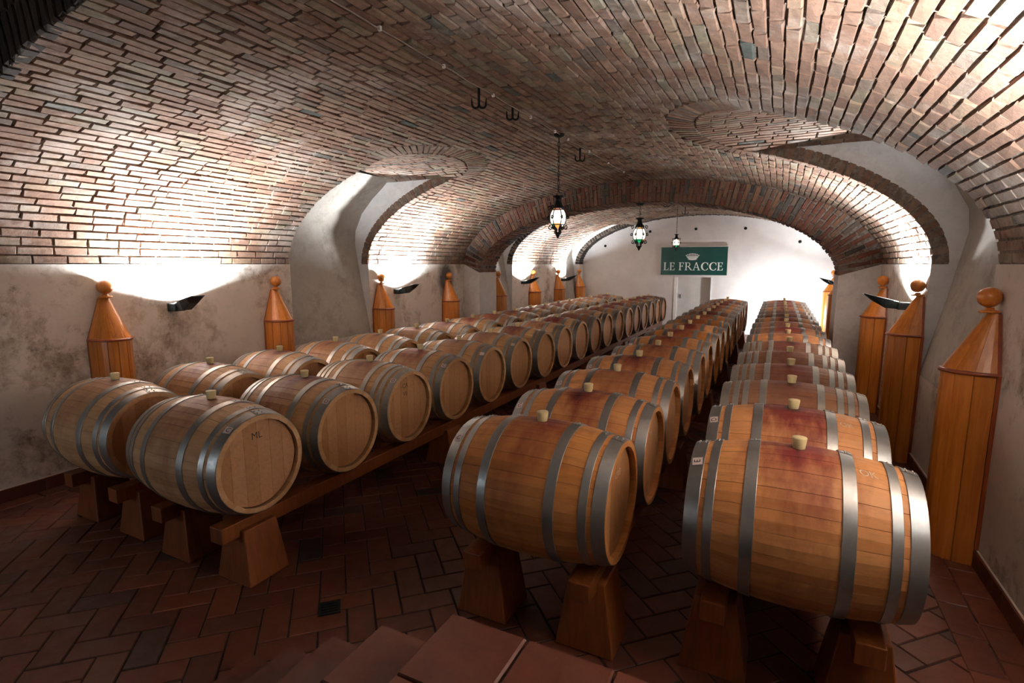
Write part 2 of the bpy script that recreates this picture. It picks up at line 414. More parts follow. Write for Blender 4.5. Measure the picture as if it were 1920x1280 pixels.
bricks = []
PITCHC = .0745; nc = int(SMAX/PITCHC); PITCHC = SMAX/nc
for i in range(nc):
    s = (i+.5)*PITCHC; ds, n = vframe(s)
    for ya, yb in ((Y_NEAR, Y_A0), (Y_A1, Y_END)):
        iv = sorted((max(a, ya), min(b, yb)) for a, b in open_at(s) if b > ya and a < yb); free = []; y = ya
        for a, b in iv:
            if a > y: free.append((y, a))
            y = max(y, b)
        if y < yb: free.append((y, yb))
        for a, b in free:
            y = a
            first = random.random()
            while y < b-.02:
                ln = random.choice((.25, .25, .24, .13, .19, .25, .22))
                if y == a: ln *= .4+.6*first
                if b-(y+ln) < .06: ln = b-y
                w = PITCHC-random.uniform(.007, .014); g = .004+random.uniform(0, .005)
                x, z = vp(s, random.uniform(-.006, .006))
                sk = random.uniform(-.007, .007)
                ey = np.array([0, 1, 0])+ds*sk; ey /= np.linalg.norm(ey); ex = np.cross(ey, n)
                bricks.append(frame((x, y+ln/2, z), ey, np.cross(n, ey), n, max(ln-g, .03), w, .055)); y += ln
lay(ceiling, 'brick', [b for b in bricks if b[1, 3] < 15.74], M['brick'], BRICKV)
lay(ceiling, 'end_brick', [b for b in bricks if b[1, 3] >= 15.74], M['shaded_brick'], BRICKV, 0)  # shade of the last strip is put into the brick colour

# ring of bricks round the head of every lunette, laid in the vault surface
for li, (side, y0, y1) in enumerate(LUN):
    ym, w = (y0+y1)/2, (y1-y0)/2; ringb = []
    nb = 34
    for k in range(nb):
        q = PI*(k+.5)/nb
        yy = ym+(w+RINGW/2)*math.cos(q); ss = S_STR+(BULGE+RINGW/2)*math.sin(q)
        if not (Y_NEAR < yy < Y_END-.02) or Y_A0-.1 < yy < Y_A1: continue
        sv = ss if side == 'L' else SMAX-ss
        ds, n = vframe(sv); dsg = ds if side == 'L' else -ds
        rad = np.array([0, 1, 0])*math.cos(q)*(w+.1)+dsg*math.sin(q)*(BULGE+.1); rad /= np.linalg.norm(rad)
        tan = np.cross(n, rad); x, z = vp(sv, -.002)
        wid = PI*((w+BULGE)/2+RINGW*.5)/nb*(.8 if abs(math.cos(q)) < .7 else 1.0)
        ringb.append(frame((x, yy, z), rad, tan, n, RINGW-.012, wid-.012, .055))
    lay(ceiling, 'ring_brick', ringb, M['brick'], BRICKV, 300 if li < 2 else 0)

# ------------------------------------------------------------------ lunette niches: soffit, reveals, sloping back
BACK = [(-1.05, 0.0), (-.7, .07), (-.35, .14), (0, .20), (.3, .25), (.5, .23), (.75, .09), (.96, -.13), (1.10, -.32), (1.22, -.46)]
def niche_x(side, d): return LW-d if side == 'L' else RW+d
def mirror_x(x): return 2*CX-x
def vault_side(side, s, off=0.0):
    x, z = vp(s, off); return (x if side == 'L' else mirror_x(x)), z
def niche(side, y0, y1, idx):
    zt = vp(S_STR)[1]
    # sloping plaster back
    mb = MB(); vs = []; 
    for y in (y0, y1):
        for z, d in BACK: vs.append((niche_x(side, d), y, S+z))
    k = len(BACK); mb.add(vs, [(i, i+1, k+i+1, k+i) for i in range(k-1)], True)
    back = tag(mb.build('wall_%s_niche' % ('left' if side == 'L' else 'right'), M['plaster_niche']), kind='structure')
    # reveals (both ends)
    for y in (y0, y1):
        mb = MB(); pts = [(niche_x(side, d), S+z) for z, d in BACK]
        arc = [vault_side(side, S_STR*(1-i/24.0), .028) for i in range(25)]
        pts = pts+[(arc[0][0], max(arc[0][1], S+1.16))]+arc+[(niche_x(side, 0), S)]
        mb.add([(p[0], y, p[1]) for p in pts], [tuple(range(len(pts)))])
        mb.build('reveal', M['plaster_white'], back)
    # brick soffit
    mb = MB(); ys = np.linspace(y0, y1, 25); vs = []
    for y in ys:
        x, z = vault_side(side, s_open(y, y0, y1), .02)
        vs += [(x, y, z+.012), (niche_x(side, -.10), y, max(z, zt)+.012)]
    mb.add(vs, [(2*i, 2*i+1, 2*i+3, 2*i+2) for i in range(len(ys)-1)], True)
    mb.build('soffit', M['mortar'], back)
    sb = []; sgn = -1 if side == 'L' else 1
    nrow = int((y1-y0)/.075)
    for r in range(nrow):
        y = y0+(r+.5)*(y1-y0)/nrow
        x0, z = vault_side(side, s_open(y, y0, y1), 0)
        zz = lambda yy: vault_side(side, s_open(yy, y0, y1), 0)[1]
        sl = (zz(min(y+.03, y1))-zz(max(y-.03, y0)))/.06
        n = np.array([0, sl, -1.0]); n /= np.linalg.norm(n)
        ex = np.array([1.0, 0, 0]); ey = np.cross(n, ex)
        xa, xb = sorted((x0, niche_x(side, -.12))); x = xa
        while x < xb-.03:
            ln = random.choice((.25, .25, .13, .2)); ln = min(ln, xb-x)
            if ln < .05: break
            sb.append(frame((x+ln/2, y, z-.004), ex, ey, n, ln-.01, (y1-y0)/nrow-.012, .05)); x += ln
    lay(back, 'soffit_brick', sb, M['brick'], BRICKV, 300 if idx < 2 else 0)
    # brick edge of the vault exposed on the far reveal
    eb = []; th = .135
    if True:
        mb = MB(); vs = []
        for q in range(31):
            s = S_STR*q/30
            for off in (.005, th-.005):
                x, z = vault_side(side, s, off); vs.append((x, y1-.004, z))
        mb.add(vs, [(2*q, 2*q+1, 2*q+3, 2*q+2) for q in range(30)]); mb.build('edge_mortar', M['mortar'], back)
    if True:
        ne = int(S_STR/.078)
        for k in range(ne):
            s = (k+.5)*S_STR/ne; sv = s if side == 'L' else SMAX-s
            ds, n = vframe(sv); x, z = vp(sv, th/2)
            eb.append(frame((x, y1-.006, z), n, np.cross([0, -1, 0], n), (0, -1, 0), th, S_STR/ne-.012, .10))
        lay(back, 'edge_brick', eb, M['brick' if idx < 2 else 'shaded_brick'], BRICKV, 60 if idx < 2 else 0)  # farther edges lie in shadow, which is painted by the darker brick
    return back
for i, l in enumerate(LUN): niche(*l, i)

# ------------------------------------------------------------------ walls
def side_wall(side):
    X = LW if side == 'L' else RW; mb = MB(); ys = -2.0
    cuts = [(y0, y1) for s, y0, y1 in LUN if s == side]
    y = ys; zl = S-1.05
    def q(ya, yb, za, zb): mb.add([(X, ya, za), (X, yb, za), (X, yb, zb), (X, ya, zb)], [(0, 1, 2, 3)])
    for a, b in cuts+[(Y_END, None)]:
        q(y, a, 0, S+.0 if y > Y_NEAR-4 else S)
        if b is None: break
        q(a, b, 0, zl); y = b
    o = mb.build('wall_left' if side == 'L' else 'wall_right', M['plaster'] )
    return tag(o, kind='structure')
wall_left = side_wall('L'); wall_right = side_wall('R')

# back wall with the door recess
DX0, DX1, DZ = -2.70, -1.76, S-.37
def back_wall():
    mb = MB(); Y = Y_END; x0, x1, zt = LW-.5, RW+.5, S+VB+.3
    def q(a, b, c, d): mb.add([(a, Y, c), (b, Y, c), (b, Y, d), (a, Y, d)], [(0, 1, 2, 3)])
    q(x0, DX0, 0, DZ); q(DX1, x1, 0, DZ); q(x0, x1, DZ, zt)
    for a, b, c in ((DX0, 0, DZ), (DX1, 0, DZ)):
        mb.add([(a, Y, b), (a, Y+.22, b), (a, Y+.22, c), (a, Y, c)], [(0, 1, 2, 3)])
    mb.add([(DX0, Y, DZ), (DX1, Y, DZ), (DX1, Y+.22, DZ), (DX0, Y+.22, DZ)], [(0, 1, 2, 3)])
    o = tag(mb.build('wall_back', M['white_paint']), kind='structure')
    for (px, pz) in ((1135, 461), (1219, 434), (1305, 429), (1398, 428), (1500, 453)):
        d = FWD+RGT*(px-960)/F_PX-UPV*(pz-640)/F_PX; p = CAM+d*(Y_END/d[1])
        h = MB(); h.lathe([(.0005, 0), (.035, 0), (.04, .012), (.04, .03)], 14)
        ho = h.build('wall_hole_disc', M['iron'], o); ho.rotation_euler = (PI/2, 0, 0); ho.location = (p[0], Y_END-.018, p[2])  # flat dark disc standing in for a small black hole
        ho.rotation_euler = (-PI/2, 0, 0)
    return o
wall_back = back_wall()
door = MB().box(DX0, DX1, Y_END+.20, Y_END+.24, 0, DZ).build('door_1', M['door_panel']); tag(door, kind='structure')
MB().box(DX0+.07, DX0+.10, Y_END+.17, Y_END+.2, .95, 1.07).build('door_handle', M['lamp_steel'], door)
tr = MB().box(DX0-.07, DX0, Y_END-.02, Y_END+.02, 0, DZ).box(DX1, DX1+.04, Y_END-.01, Y_END+.02, 0, DZ).build('trim_1', M['sign_white'])
tag(tr, kind='structure')

# entrance bay behind the photographer: higher vault, end wall, brick face of the step
def entrance():
    mb = MB(); o2 = .85; K = 40; vs = []
    for y in (-2.0, Y_NEAR):
        for k in range(K+1):
            t = PI*k/K; vs.append((CX-(VA+o2*.0)*math.cos(t), y, S+.55+(VB+.35)*math.sin(t)))
    mb.add(vs, [(k, k+1, K+2+k, K+1+k) for k in range(K)], True)
    for X in (LW, RW): mb.add([(X, -2, S), (X, Y_NEAR, S), (X, Y_NEAR, S+.56), (X, -2, S+.56)], [(0, 1, 2, 3)])
    c = tag(mb.build('ceiling_entrance', M['mortar']), kind='structure')
    wx0, wx1, wz0, wz1 = -5.3, -4.1, .85, 1.95
    mb = MB(); q = lambda a, b, c_, d: mb.add([(a, -2, c_), (b, -2, c_), (b, -2, d), (a, -2, d)], [(0, 1, 2, 3)])
    q(LW, wx0, 0, S+2.6); q(wx1, RW, 0, S+2.6); q(wx0, wx1, 0, wz0); q(wx0, wx1, wz1, S+2.6)
    w = tag(mb.build('wall_entrance', M['plaster']), kind='structure')
    fr = tag(MB().box(wx0, wx0+.05, -2.12, -2.0, wz0, wz1).box(wx1-.05, wx1, -2.12, -2.0, wz0, wz1).box(wx0, wx1, -2.12, -2.0, wz0, wz0+.05).box(wx0, wx1, -2.12, -2.0, wz1-.05, wz1).box((wx0+wx1)/2-.025, (wx0+wx1)/2+.025, -2.10, -2.04, wz0, wz1).build('window_added', M['beam']), kind='structure')  # added window, out of view, made to carry the fill light
    ld = bpy.data.lights.new('left_fill', 'AREA'); ld.shape = 'RECTANGLE'; ld.size = wx1-wx0; ld.size_y = wz1-wz0; ld.energy = FILL_W; ld.color = (.86, .94, 1.0)  # fill light added to brighten the left wall and floor
    lo = bpy.data.objects.new('window_fill_light', ld); link(lo, fr); lo.location = ((wx0+wx1)/2, -2.16, (wz0+wz1)/2); lo.rotation_euler = (math.radians(80), 0, 0)
    # face of the vault end
    mb = MB(); K = 60; vs = []
    for k in range(K+1):
        t = PI*k/K; vs += [(CX-(VA+.02)*math.cos(t), Y_NEAR, S+(VB+.02)*math.sin(t)), (CX-(VA+1.0)*math.cos(t), Y_NEAR, S+(VB+1.2)*math.sin(t))]
    mb.add(vs, [(2*k, 2*k+2, 2*k+3, 2*k+1) for k in range(K)])
    mb.build('arch_face', M['mortar'], c)
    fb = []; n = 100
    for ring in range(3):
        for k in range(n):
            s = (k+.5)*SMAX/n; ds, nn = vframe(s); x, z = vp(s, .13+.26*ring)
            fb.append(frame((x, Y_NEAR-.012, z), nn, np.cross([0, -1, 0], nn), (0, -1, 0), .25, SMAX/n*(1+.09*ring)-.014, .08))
    lay(c, 'brick', fb, M['shaded_brick'], BRICKV, 60)  # painted dark so this face stays shaded despite the added light
    return c
entrance()

# ------------------------------------------------------------------ transverse brick arch with its piers
AX, AA, AB, AZ = -2.25, 3.0, 1.185, S-.165
def ap(t, r=0.0): return AX-(AA+r)*math.cos(t), AZ+(AB+r)*math.sin(t)
def transverse_arch():
    root = empty('transverse_arch', (AX, Y_A0, S))
    tag(root, 'dark brick arch crossing the hall halfway along, resting on white piers', 'arch', kind='structure')
    mb = MB(); K = 80; vs = []
    for k in range(K+1):
        t = PI*k/K; xi, zi = ap(t, .014); xo, zo = ap(t, .62)
        zo = max(zo, zi)
        vs += [(xi, Y_A0+.014, zi), (xo, Y_A0+.014, zo), (xi, Y_A1-.014, zi), (xo, Y_A1-.014, zo)]
    fs = []
    for k in range(K):
        a, b = 4*k, 4*k+4; fs += [(a, b, b+1, a+1), (a+2, a+3, b+3, b+2), (a, a+2, b+2, b)]
    o = mb.add(vs, fs).build('core', M['mortar'], root); o.matrix_parent_inverse = Matrix.Translation(root.location).inverted()
    tt = np.linspace(0, PI, 2001); arc = np.concatenate([[0], np.cumsum(np.hypot(np.diff(AA*np.cos(tt)), np.diff(AB*np.sin(tt))))])
    n = 98; face, soff = [], []
    for k in range(n):
        t = float(np.interp((k+.5)*arc[-1]/n, arc, tt)); pit = arc[-1]/n
        tan = np.array([AA*math.sin(t), 0, AB*math.cos(t)]); tan /= np.linalg.norm(tan); nn = np.array([tan[2], 0, -tan[0]])   # inward
        if nn[2] > 0: nn = -nn
        rad = -nn; x, z = ap(t)
        base = np.array([x, 0, z])
        jit = lambda: random.uniform(-.006, .006)
        for r0, r1 in ((0, .25), (.255, .55)) if k % 2 else ((0, .13), (.135, .40), (.405, .55)):
            c = base+rad*(r0+r1)/2; face.append(frame((c[0], Y_A0+jit(), c[2]), rad, np.cross([0, -1, 0], rad), (0, -1, 0), r1-r0-.008, (pit-.014)*(1+.16*(r0+r1)/2), .11))
        ys = [Y_A0+.004, Y_A0+.25, Y_A0+.375, Y_A1] if k % 2 else [Y_A0+.004, Y_A0+.125, Y_A0+.375, Y_A0+.5, Y_A1]
        for ya, yb in zip(ys[:-1], ys[1:]):
            c = base+nn*jit(); soff.append(frame((c[0], (ya+yb)/2, c[2]), (0, 1, 0), np.cross(nn, [0, 1, 0]), nn, yb-ya-.01, pit-.014, .06))
    bpy.context.view_layer.update()
    lay(root, 'voussoir', face, M['arch_brick'], BRICKV)
    lay(root, 'soffit_brick', soff, M['arch_brick'], BRICKV, 0)
    # cement patch and conduit running down the crown
    return root
transverse_arch()
for side in 'LR':
    X0, X1 = (LW, AX-AA) if side == 'L' else (RW, AX+AA)
    mb = MB(); xs = sorted((X0, X1)); zi, zo = S-.165, S; PY0, PY1 = Y_A0-.016, Y_A1+.016
    z0, z1 = (zo, zi) if side == 'L' else (zi, zo)
    mb.add([(xs[0], PY0, 0), (xs[1], PY0, 0), (xs[1], PY1, 0), (xs[0], PY1, 0), (xs[0], PY0, z0), (xs[1], PY0, z1), (xs[1], PY1, z1), (xs[0], PY1, z0)],
           [(0,3,2,1), (4,5,6,7), (0,1,5,4), (1,2,6,5), (2,3,7,6), (3,0,4,7)])
    tag(mb.build('wall_pier_left' if side == 'L' else 'wall_pier_right', M['plaster_white']), kind='structure')

# ------------------------------------------------------------------ floor: herringbone terracotta
floor = tag(MB().box(LW-.3, RW+.3, -2.2, Y_END+.3, -.12, -.006).build('floor', M['grout']), kind='structure')
def floor_tiles():
    a, b = .30, .15; c45 = math.sqrt(.5); out = []
    ex, ey = np.array([c45, c45, 0]), np.array([-c45, c45, 0])
    x_lo, x_hi = LW+.34, RW-.34
    def put(u, v, du, dv):
        p = ex*u+ey*v; x, y = p[0]-2.2, p[1]
        if not (x_lo-.05 < x < x_hi+.05 and -1.9 < y < Y_END): return
        z = random.uniform(-.0015, .0015)
        tilt = np.array([random.uniform(-.006, .006), random.uniform(-.006, .006), 1.0]); tilt /= np.linalg.norm(tilt)
        e1 = (ex if du > dv else ey); e1 = e1-tilt*(e1 @ tilt); e1 /= np.linalg.norm(e1)
        out.append(frame((x, y, z), e1, np.cross(tilt, e1), tilt, max(du, dv)-.009, min(du, dv)-.009, .02))
    # classic 2:1 herringbone: unit cell of step (b, b) diagonals
    R = 140
    for i in range(-R, R):
        for j in range(-R//3, R//3):
            u0 = i*b+j*2*a*1.0; v0 = i*b
            u0 = i*b+j*4*b; v0 = -i*b if False else i*b
            # rows stepping along (1,1) with repeats every (4,0)... each cell holds one lying and one standing tile
            uu, vv = i*b+j*2*a, i*b
            uu2 = uu; 
            put(uu+a/2, vv-0+b/2, a, b)
            put(uu+a+b/2, vv+a/2-b*1.0+0, b, a) if False else put(uu-b/2, vv+a/2, b, a)
    return out
def herring():
    """u,v grid in tile-width units; horizontal tile covers (k,k)-(k+2,k+1)+4j; vertical covers (k+2... )"""
    b = .15; c45 = math.sqrt(.5); ex, ey = np.array([c45, c45, 0]), np.array([-c45, c45, 0]); out = []
    x_lo, x_hi = LW+.33, RW-.33
    def put(u, v, horiz):
        p = (ex*u+ey*v)*b; x, y = p[0]-2.2, p[1]+.03
        if not (x_lo-.16 < x < x_hi+.16 and -1.9 < y < Y_END): return
        tilt = np.array([random.uniform(-.005, .005), random.uniform(-.005, .005), 1.0]); tilt /= np.linalg.norm(tilt)
        e1 = ex if horiz else ey; e1 = e1-tilt*(e1 @ tilt); e1 /= np.linalg.norm(e1)
        out.append(frame((x, y, random.uniform(-.0015, .0015)), e1, np.cross(tilt, e1), tilt, 2*b-.010, b-.010, .02))
    for k in range(-130, 131):
        for j in range(-70, 71):
            # horizontal covers u in [k+4j, k+4j+2], v in [k, k+1]; vertical covers u in [k+4j+2, +3], v in [k-1+... ]
            put(k+4*j+1, k+.5, True)
            put(k+4*j+2.5, k+0.0, False)
    return out
tiles = herring()
for side in 'LR':                           # border courses laid along the walls
    X = LW if side == 'L' else RW; sg = 1 if side == 'L' else -1
    for row in range(2):
        y = -1.9+.15*row
        while y < Y_END-.3:
            x = X+sg*(.015+.155*(row+.5)); tiles.append(frame((x, y+.15, .006), (0, 1, 0), (-1, 0, 0), (0, 0, 1), .29, .146, .02)); y += .30
lay(floor, 'floor_tile', tiles, M['tile'], TILEV)

# skirting
for side in 'LR':
    X = LW if side == 'L' else RW; sg = 1 if side == 'L' else -1; nm = 'left' if side == 'L' else 'right'
    bb = tag(MB().box(min(X, X+sg*.012), max(X, X+sg*.012), -1.9, Y_A0, 0, .118).build('baseboard_'+nm, M['ledge']), kind='structure')
    st = []; y = -1.9
    while y < Y_A0-.3:
        if not any(abs(y+.165-t) < .0 for t in ()):
            st.append(frame((X+sg*.024, y+.165, .062), (0, 1, 0), np.cross((sg, 0, 0), (0, 1, 0)), (sg, 0, 0), .325, .11, .012))
        y += .33
    lay(bb, 'skirting_tile', st, M['tile'], TILEV, 40)

# ------------------------------------------------------------------ steps in the foreground
def stairs():
    xs = [-1.005, -1.344, -1.624, -1.898, -2.171]; zs = [S-1.275, S-1.435, S-1.58, S-1.726, S-1.866]; Y1 = 1.5
    root = tag(empty('staircase', (-1.6, Y1, 0)), 'terracotta steps descending from the landing in the foreground', 'stairs')
    bpy.context.view_layer.update(); inv = root.matrix_world.inverted()
    def ch(o): o.parent = root; o.matrix_parent_inverse = inv; return o
    tl = []
    for i, (x, z) in enumerate(zip(xs, zs)):
        xr = RW-.004 if i == 0 else xs[i-1]+.02
        ch(MB().box(x+.025, xr, -1.9, Y1-.02, 0, z-.02).build('step', M['grout']))
        xx = x
        widths = [xr-x] if i else [.31]*8
        for w in widths:
            w = min(w, RW-xx-.005)
            if w < .05: break
            y = Y1
            while y > -1.6:
                tl.append(frame((xx+w/2, y-.165, z), (0, 1, 0), (-1, 0, 0), (0, 0, 1), .322, w-.010 if not i else w, .03)); y -= .33
            xx += w
    lay(root, 'tread_tile', tl, M['tile'], TILEV, 120)
stairs()

# drain set in the floor
dr = empty('floor_drain', (-2.18, 2.0, 0), PI/4)
tag(dr, 'small dark square metal drain set in the terracotta floor', 'drain')
MB().box(-.06, .06, -.06, .06, .001, .008).build('frame', M['drain'], dr)
for k in range(4): MB().box(-.045, .045, -.042+k*.024, -.030+k*.024, .008, .012).build('bar', M['drain'], dr)

# ------------------------------------------------------------------ wall uplights
def uplight(side, y, label, power):
    X = LW if side == 'L' else RW; rz = 0 if side == 'L' else PI
    r = empty('wall_uplight', (X, y, S-.42), rz)
    tag(r, label, 'wall lamp', 'uplights along the side walls')
    MB().box(0, .008, -.055, .055, -.055, .03).build('wall_plate', M['lamp_steel'], r)
    bevel(MB().box(.008, .13, -.056, .056, -.056, .024).build('bracket', M['lamp_metal'], r), .008)
    # trough: deep keel near the wall running out to a thin tip
    prof = [(.11, -.050, .045), (.24, -.040, .075), (.36, .035, .075), (.44, .100, .07)]
    mb = MB(); vs = []
    for x, zb, hw in prof:
        zt = .0+.25*x
        vs += [(x, -hw, zt), (x, -hw*.62, zb), (x, hw*.62, zb), (x, hw, zt)]
    fs = []
    for i in range(len(prof)-1):
        a, b = 4*i, 4*i+4; fs += [(a, a+1, b+1, b), (a+1, a+2, b+2, b+1), (a+2, a+3, b+3, b+2)]
    fs += [(0, 3, 2, 1), (12, 13, 14, 15)]
    mb.add(vs, fs); h = mb.build('housing', M['lamp_metal'], r)
    h.modifiers.new('solid', 'SOLIDIFY').thickness = .004
    g = MB().box(.13, .435, -.058, .058, .0, .004).build('glass', M['lamp_glass'], r)
    g.location = (0, 0, -.004); g.rotation_euler = (0, -math.atan(.25), 0)
    ld = bpy.data.lights.new('uplight', 'AREA'); ld.shape = 'RECTANGLE'; ld.size = .26; ld.size_y = .10
    ld.energy = power; ld.color = LAMP_COL; ld.spread = math.radians(152)
    lo = bpy.data.objects.new('lamp_light', ld); link(lo, r); lo.location = (.25, 0, .075); lo.rotation_euler = (PI, math.radians(-14), 0)
    return r
uplight('L', 3.29, 'dark wedge uplight on the left wall between the two nearest cones', LAMP_W*1.15)
uplight('L', 6.87, 'dark wedge uplight on the left wall between the third and fourth cones', LAMP_W)
uplight('L', 11.62, 'dark uplight in front of the sixth cone on the far left wall', LAMP_W*.7)
uplight('L', 14.26, 'farthest dark uplight on the left wall, near the white end wall', LAMP_W*.7)
uplight('R', 2.15, 'assumed wall uplight on the right wall nearest the steps, out of view', LAMP_W*1.5)  # out of view, assumed from the bright patch on the vault
uplight('R', 6.86, 'dark uplight on the right wall behind the second cone', LAMP_W)
uplight('R', 11.62, 'small uplight on the right wall just beyond the brick arch pier', LAMP_W*.7)
uplight('R', 14.26, 'farthest uplight on the right wall, near the white end wall', LAMP_W*.7)

def flood(x, y):  # unseen lamp, assumed from the glow on the end wall
    r = empty('flood_lamp_assumed', (x, y, 0)); tag(r, 'assumed flood lamp on the floor behind the last barrels, facing the white wall', 'lamp')
    MB().box(-.12, .12, -.09, .09, 0, .03).build('base', M['lamp_metal'], r)
    MB().tube([(0, 0, .03), (0, 0, .5)], .012).build('stem', M['lamp_metal'], r)
    bevel(MB().box(-.14, .14, -.05, .03, .45, .67).build('housing', M['lamp_metal'], r), .01)
    MB().box(-.12, .12, .03, .034, .47, .65).build('glass', M['lamp_glass'], r)
    ld = bpy.data.lights.new('flood', 'AREA'); ld.shape = 'RECTANGLE'; ld.size = .24; ld.size_y = .18; ld.energy = FLOOD_ASSUMED_W; ld.color = LAMP_COL
    lo = bpy.data.objects.new('lamp_light', ld); link(lo, r); lo.location = (0, .045, .57); lo.rotation_euler = (PI/2+.25, 0, 0)
    lo.rotation_euler = (math.radians(100), 0, 0)
flood(.08, 14.75)

# ------------------------------------------------------------------ wine barrels
BL, RB, RE = .88, .358, .301
NST = 24
def br(x): return RB-(RB-RE)*(2*x/BL)**2
TINTS = [random.random() for _ in range(NST)]
XS = [-.44, -.36, -.25, -.12, 0, .12, .25, .36, .44]
def stave_mb(mb, k, gap=.0035):
    a0 = 2*PI*k/NST+gap; a1 = 2*PI*(k+1)/NST-gap; vs = []
    for x in XS:
        R = br(x); r2 = R-.028
        for q, rr in ((a0-gap, R-.0035), (a0, R-.0003), ((a0+a1)/2, R+.0015), (a1, R-.0003), (a1+gap, R-.0035), (a1+gap, r2), (a0-gap, r2)):
            vs.append((x, rr*math.sin(q), rr*math.cos(q)))
    fs = []; n = 7
    for i in range(len(XS)-1):
        for j in range(n): fs.append((i*n+j, i*n+(j+1) % n, (i+1)*n+(j+1) % n, (i+1)*n+j))
    fs += [tuple(range(n))[::-1], tuple((len(XS)-1)*n+j for j in range(n))]
    mb.add(vs, fs)
def tint_mesh(me, vals):
    at = me.attributes.new('tint', 'FLOAT', 'FACE'); at.data.foreach_set('value', vals)
BM = {}
def barrel_meshes(wood):
    if wood in BM: return BM[wood]
    mt = M[wood]; st = []
    for k in range(NST):
        mb = MB(); stave_mb(mb, k); me = mb.mesh('stave', mt); tint_mesh(me, [TINTS[k]]*len(me.polygons)); st.append(me)
    mb = MB(); vals = []
    for k in range(NST):
        n0 = len(mb.f); stave_mb(mb, k); vals += [TINTS[k]]*(len(mb.f)-n0)
    body = mb.mesh('body', mt); tint_mesh(body, vals)
    BM[wood] = (st, body); return BM[wood]
def head_boards(x, sgn):
    out = []; R = .272; n = 6; w = 2*R/n
    for k in range(n):
        y0, y1 = -R+k*w+.0006, -R+(k+1)*w-.0006; pts = []
        m_ = 6
        for i in range(m_+1):
            y = y0+(y1-y0)*i/m_; pts.append((y, math.sqrt(max(0, R*R-y*y))))
        for i in range(m_, -1, -1):
            y = y0+(y1-y0)*i/m_; pts.append((y, -math.sqrt(max(0, R*R-y*y))))
        clean = [pts[0]]
        for p in pts[1:]:
            if abs(p[0]-clean[-1][0])+abs(p[1]-clean[-1][1]) > 1e-5: clean.append(p)
        mb = MB(); mb.poly(clean, (lambda p, d: (d, p[0], p[1])), x-sgn*.02, x)
        if sgn < 0: mb.f = [f[::-1] for f in mb.f]
        me = mb.mesh('head_board', M['oak_head']); tint_mesh(me, [TINTS[(k*5+3) % NST]]*len(me.polygons)); out.append(me)
    return out
HB = {1: head_boards(.405, 1), -1: head_boards(-.405, -1)}
def full_head(sgn):
    mb = MB(); vals = []
    for me in HB[sgn]:
        n0 = len(mb.f); mb.add([tuple(v.co) for v in me.vertices], [tuple(p.vertices) for p in me.polygons]); vals += [TINTS[len(vals) % NST]]*(len(mb.f)-n0)
    me = mb.mesh('head', M['oak_head']); tint_mesh(me, vals); return me
FH = {1: full_head(1), -1: full_head(-1)}
def hoop_mesh(x0, x1, mat, seam=.12):
    mb = MB(); n = 48; sg = 1
    r0, r1 = br(x0)+.0045, br(x1)+.0045
    mb.lathe([(br(x0)-.001, x0), (r0-.0008, x0)], n, axis='x'); mb.lathe([(r0-.0008, x0), (r0, x0+.0012)], n, axis='x')
    mb.lathe([(r0, x0+.0012), ((r0+r1)/2+(br((x0+x1)/2)-(br(x0)+br(x1))/2), (x0+x1)/2), (r1, x1-.0012)], n, axis='x')
    mb.lathe([(r1, x1-.0012), (r1-.0008, x1)], n, axis='x'); mb.lathe([(r1-.0008, x1), (br(x1)-.001, x1)], n, axis='x')
    xm = (x0+x1)/2; rm = br(xm)+.0045; w = (x1-x0)
    # riveted lap near the top
    vs = []
    for q in np.linspace(seam-.09, seam+.09, 5):
        for x in (x0+.001, x1-.001):
            for e in (0, .0022): vs.append((x, (br(x)+.0045+e)*math.sin(q), (br(x)+.0045+e)*math.cos(q)))
    fs = []
    for i in range(4):
        a, b = 4*i, 4*i+4; fs += [(a+1, a+3, b+3, b+1), (a, a+1, b+1, b), (a+2, b+2, b+3, a+3)]
    fs += [(0, 2, 3, 1), (16, 17, 19, 18)]
    mb.add(vs, fs)
    for dq in (-.05, .05):
        for dx in ((-w*.22, w*.22) if w > .05 else (0,)):
            q = seam+dq; rr = br(xm+dx)+.0065
            mb.sphere((xm+dx, rr*math.sin(q), rr*math.cos(q)), .0055, 8, 5)
    return mb.mesh('hoop', mat)
def hoop_set(kind):
    e = BL/2
    A = [(.001, .062), (.084, .122), (.235, .285)] if kind != 'hoop_old' else [(.001, .058), (.080, .118), (.140, .178), (.245, .290)]
    out = []
    for i, (a, b) in enumerate(A):
        sm = .10+.05*i
        out.append(hoop_mesh(-e+a, -e+b, M[kind], sm)); out.append(hoop_mesh(e-b, e-a, M[kind], -.04+sm))
    return out
HOOPS = {k: hoop_set(k) for k in ('hoop', 'hoop_old')}
def bung_mesh():
    mb = MB(); mb.lathe([(.0005, RB-.01), (.024, RB-.01), (.026, RB+.004), (.031, RB+.046), (.029, RB+.049), (.0005, RB+.049)], 18)
    return mb.mesh('bung', M['bung'])
BUNG = bung_mesh()
def text_mesh(txt, size, mat, fn):
    cu = bpy.data.curves.new('t', 'FONT'); cu.body = txt; cu.size = size; cu.align_x = 'CENTER'; cu.align_y = 'CENTER'; cu.extrude = 0.0; cu.resolution_u = 3
    o = bpy.data.objects.new('t', cu); COL.objects.link(o); dg = bpy.context.evaluated_depsgraph_get(); dg.update()
    me0 = o.evaluated_get(dg).to_mesh(); vs = [tuple(v.co) for v in me0.vertices]; fs = [tuple(p.vertices) for p in me0.polygons]
    o.evaluated_get(dg).to_mesh_clear(); bpy.data.objects.remove(o); bpy.data.curves.remove(cu)
    mb = MB(); mb.add([fn(v) for v in vs], fs); return mb.mesh('letter', mat)
def surf(x, ang, lift):                     # point on the barrel skin
    R = br(x)+lift; return (x, R*math.sin(ang), R*math.cos(ang))
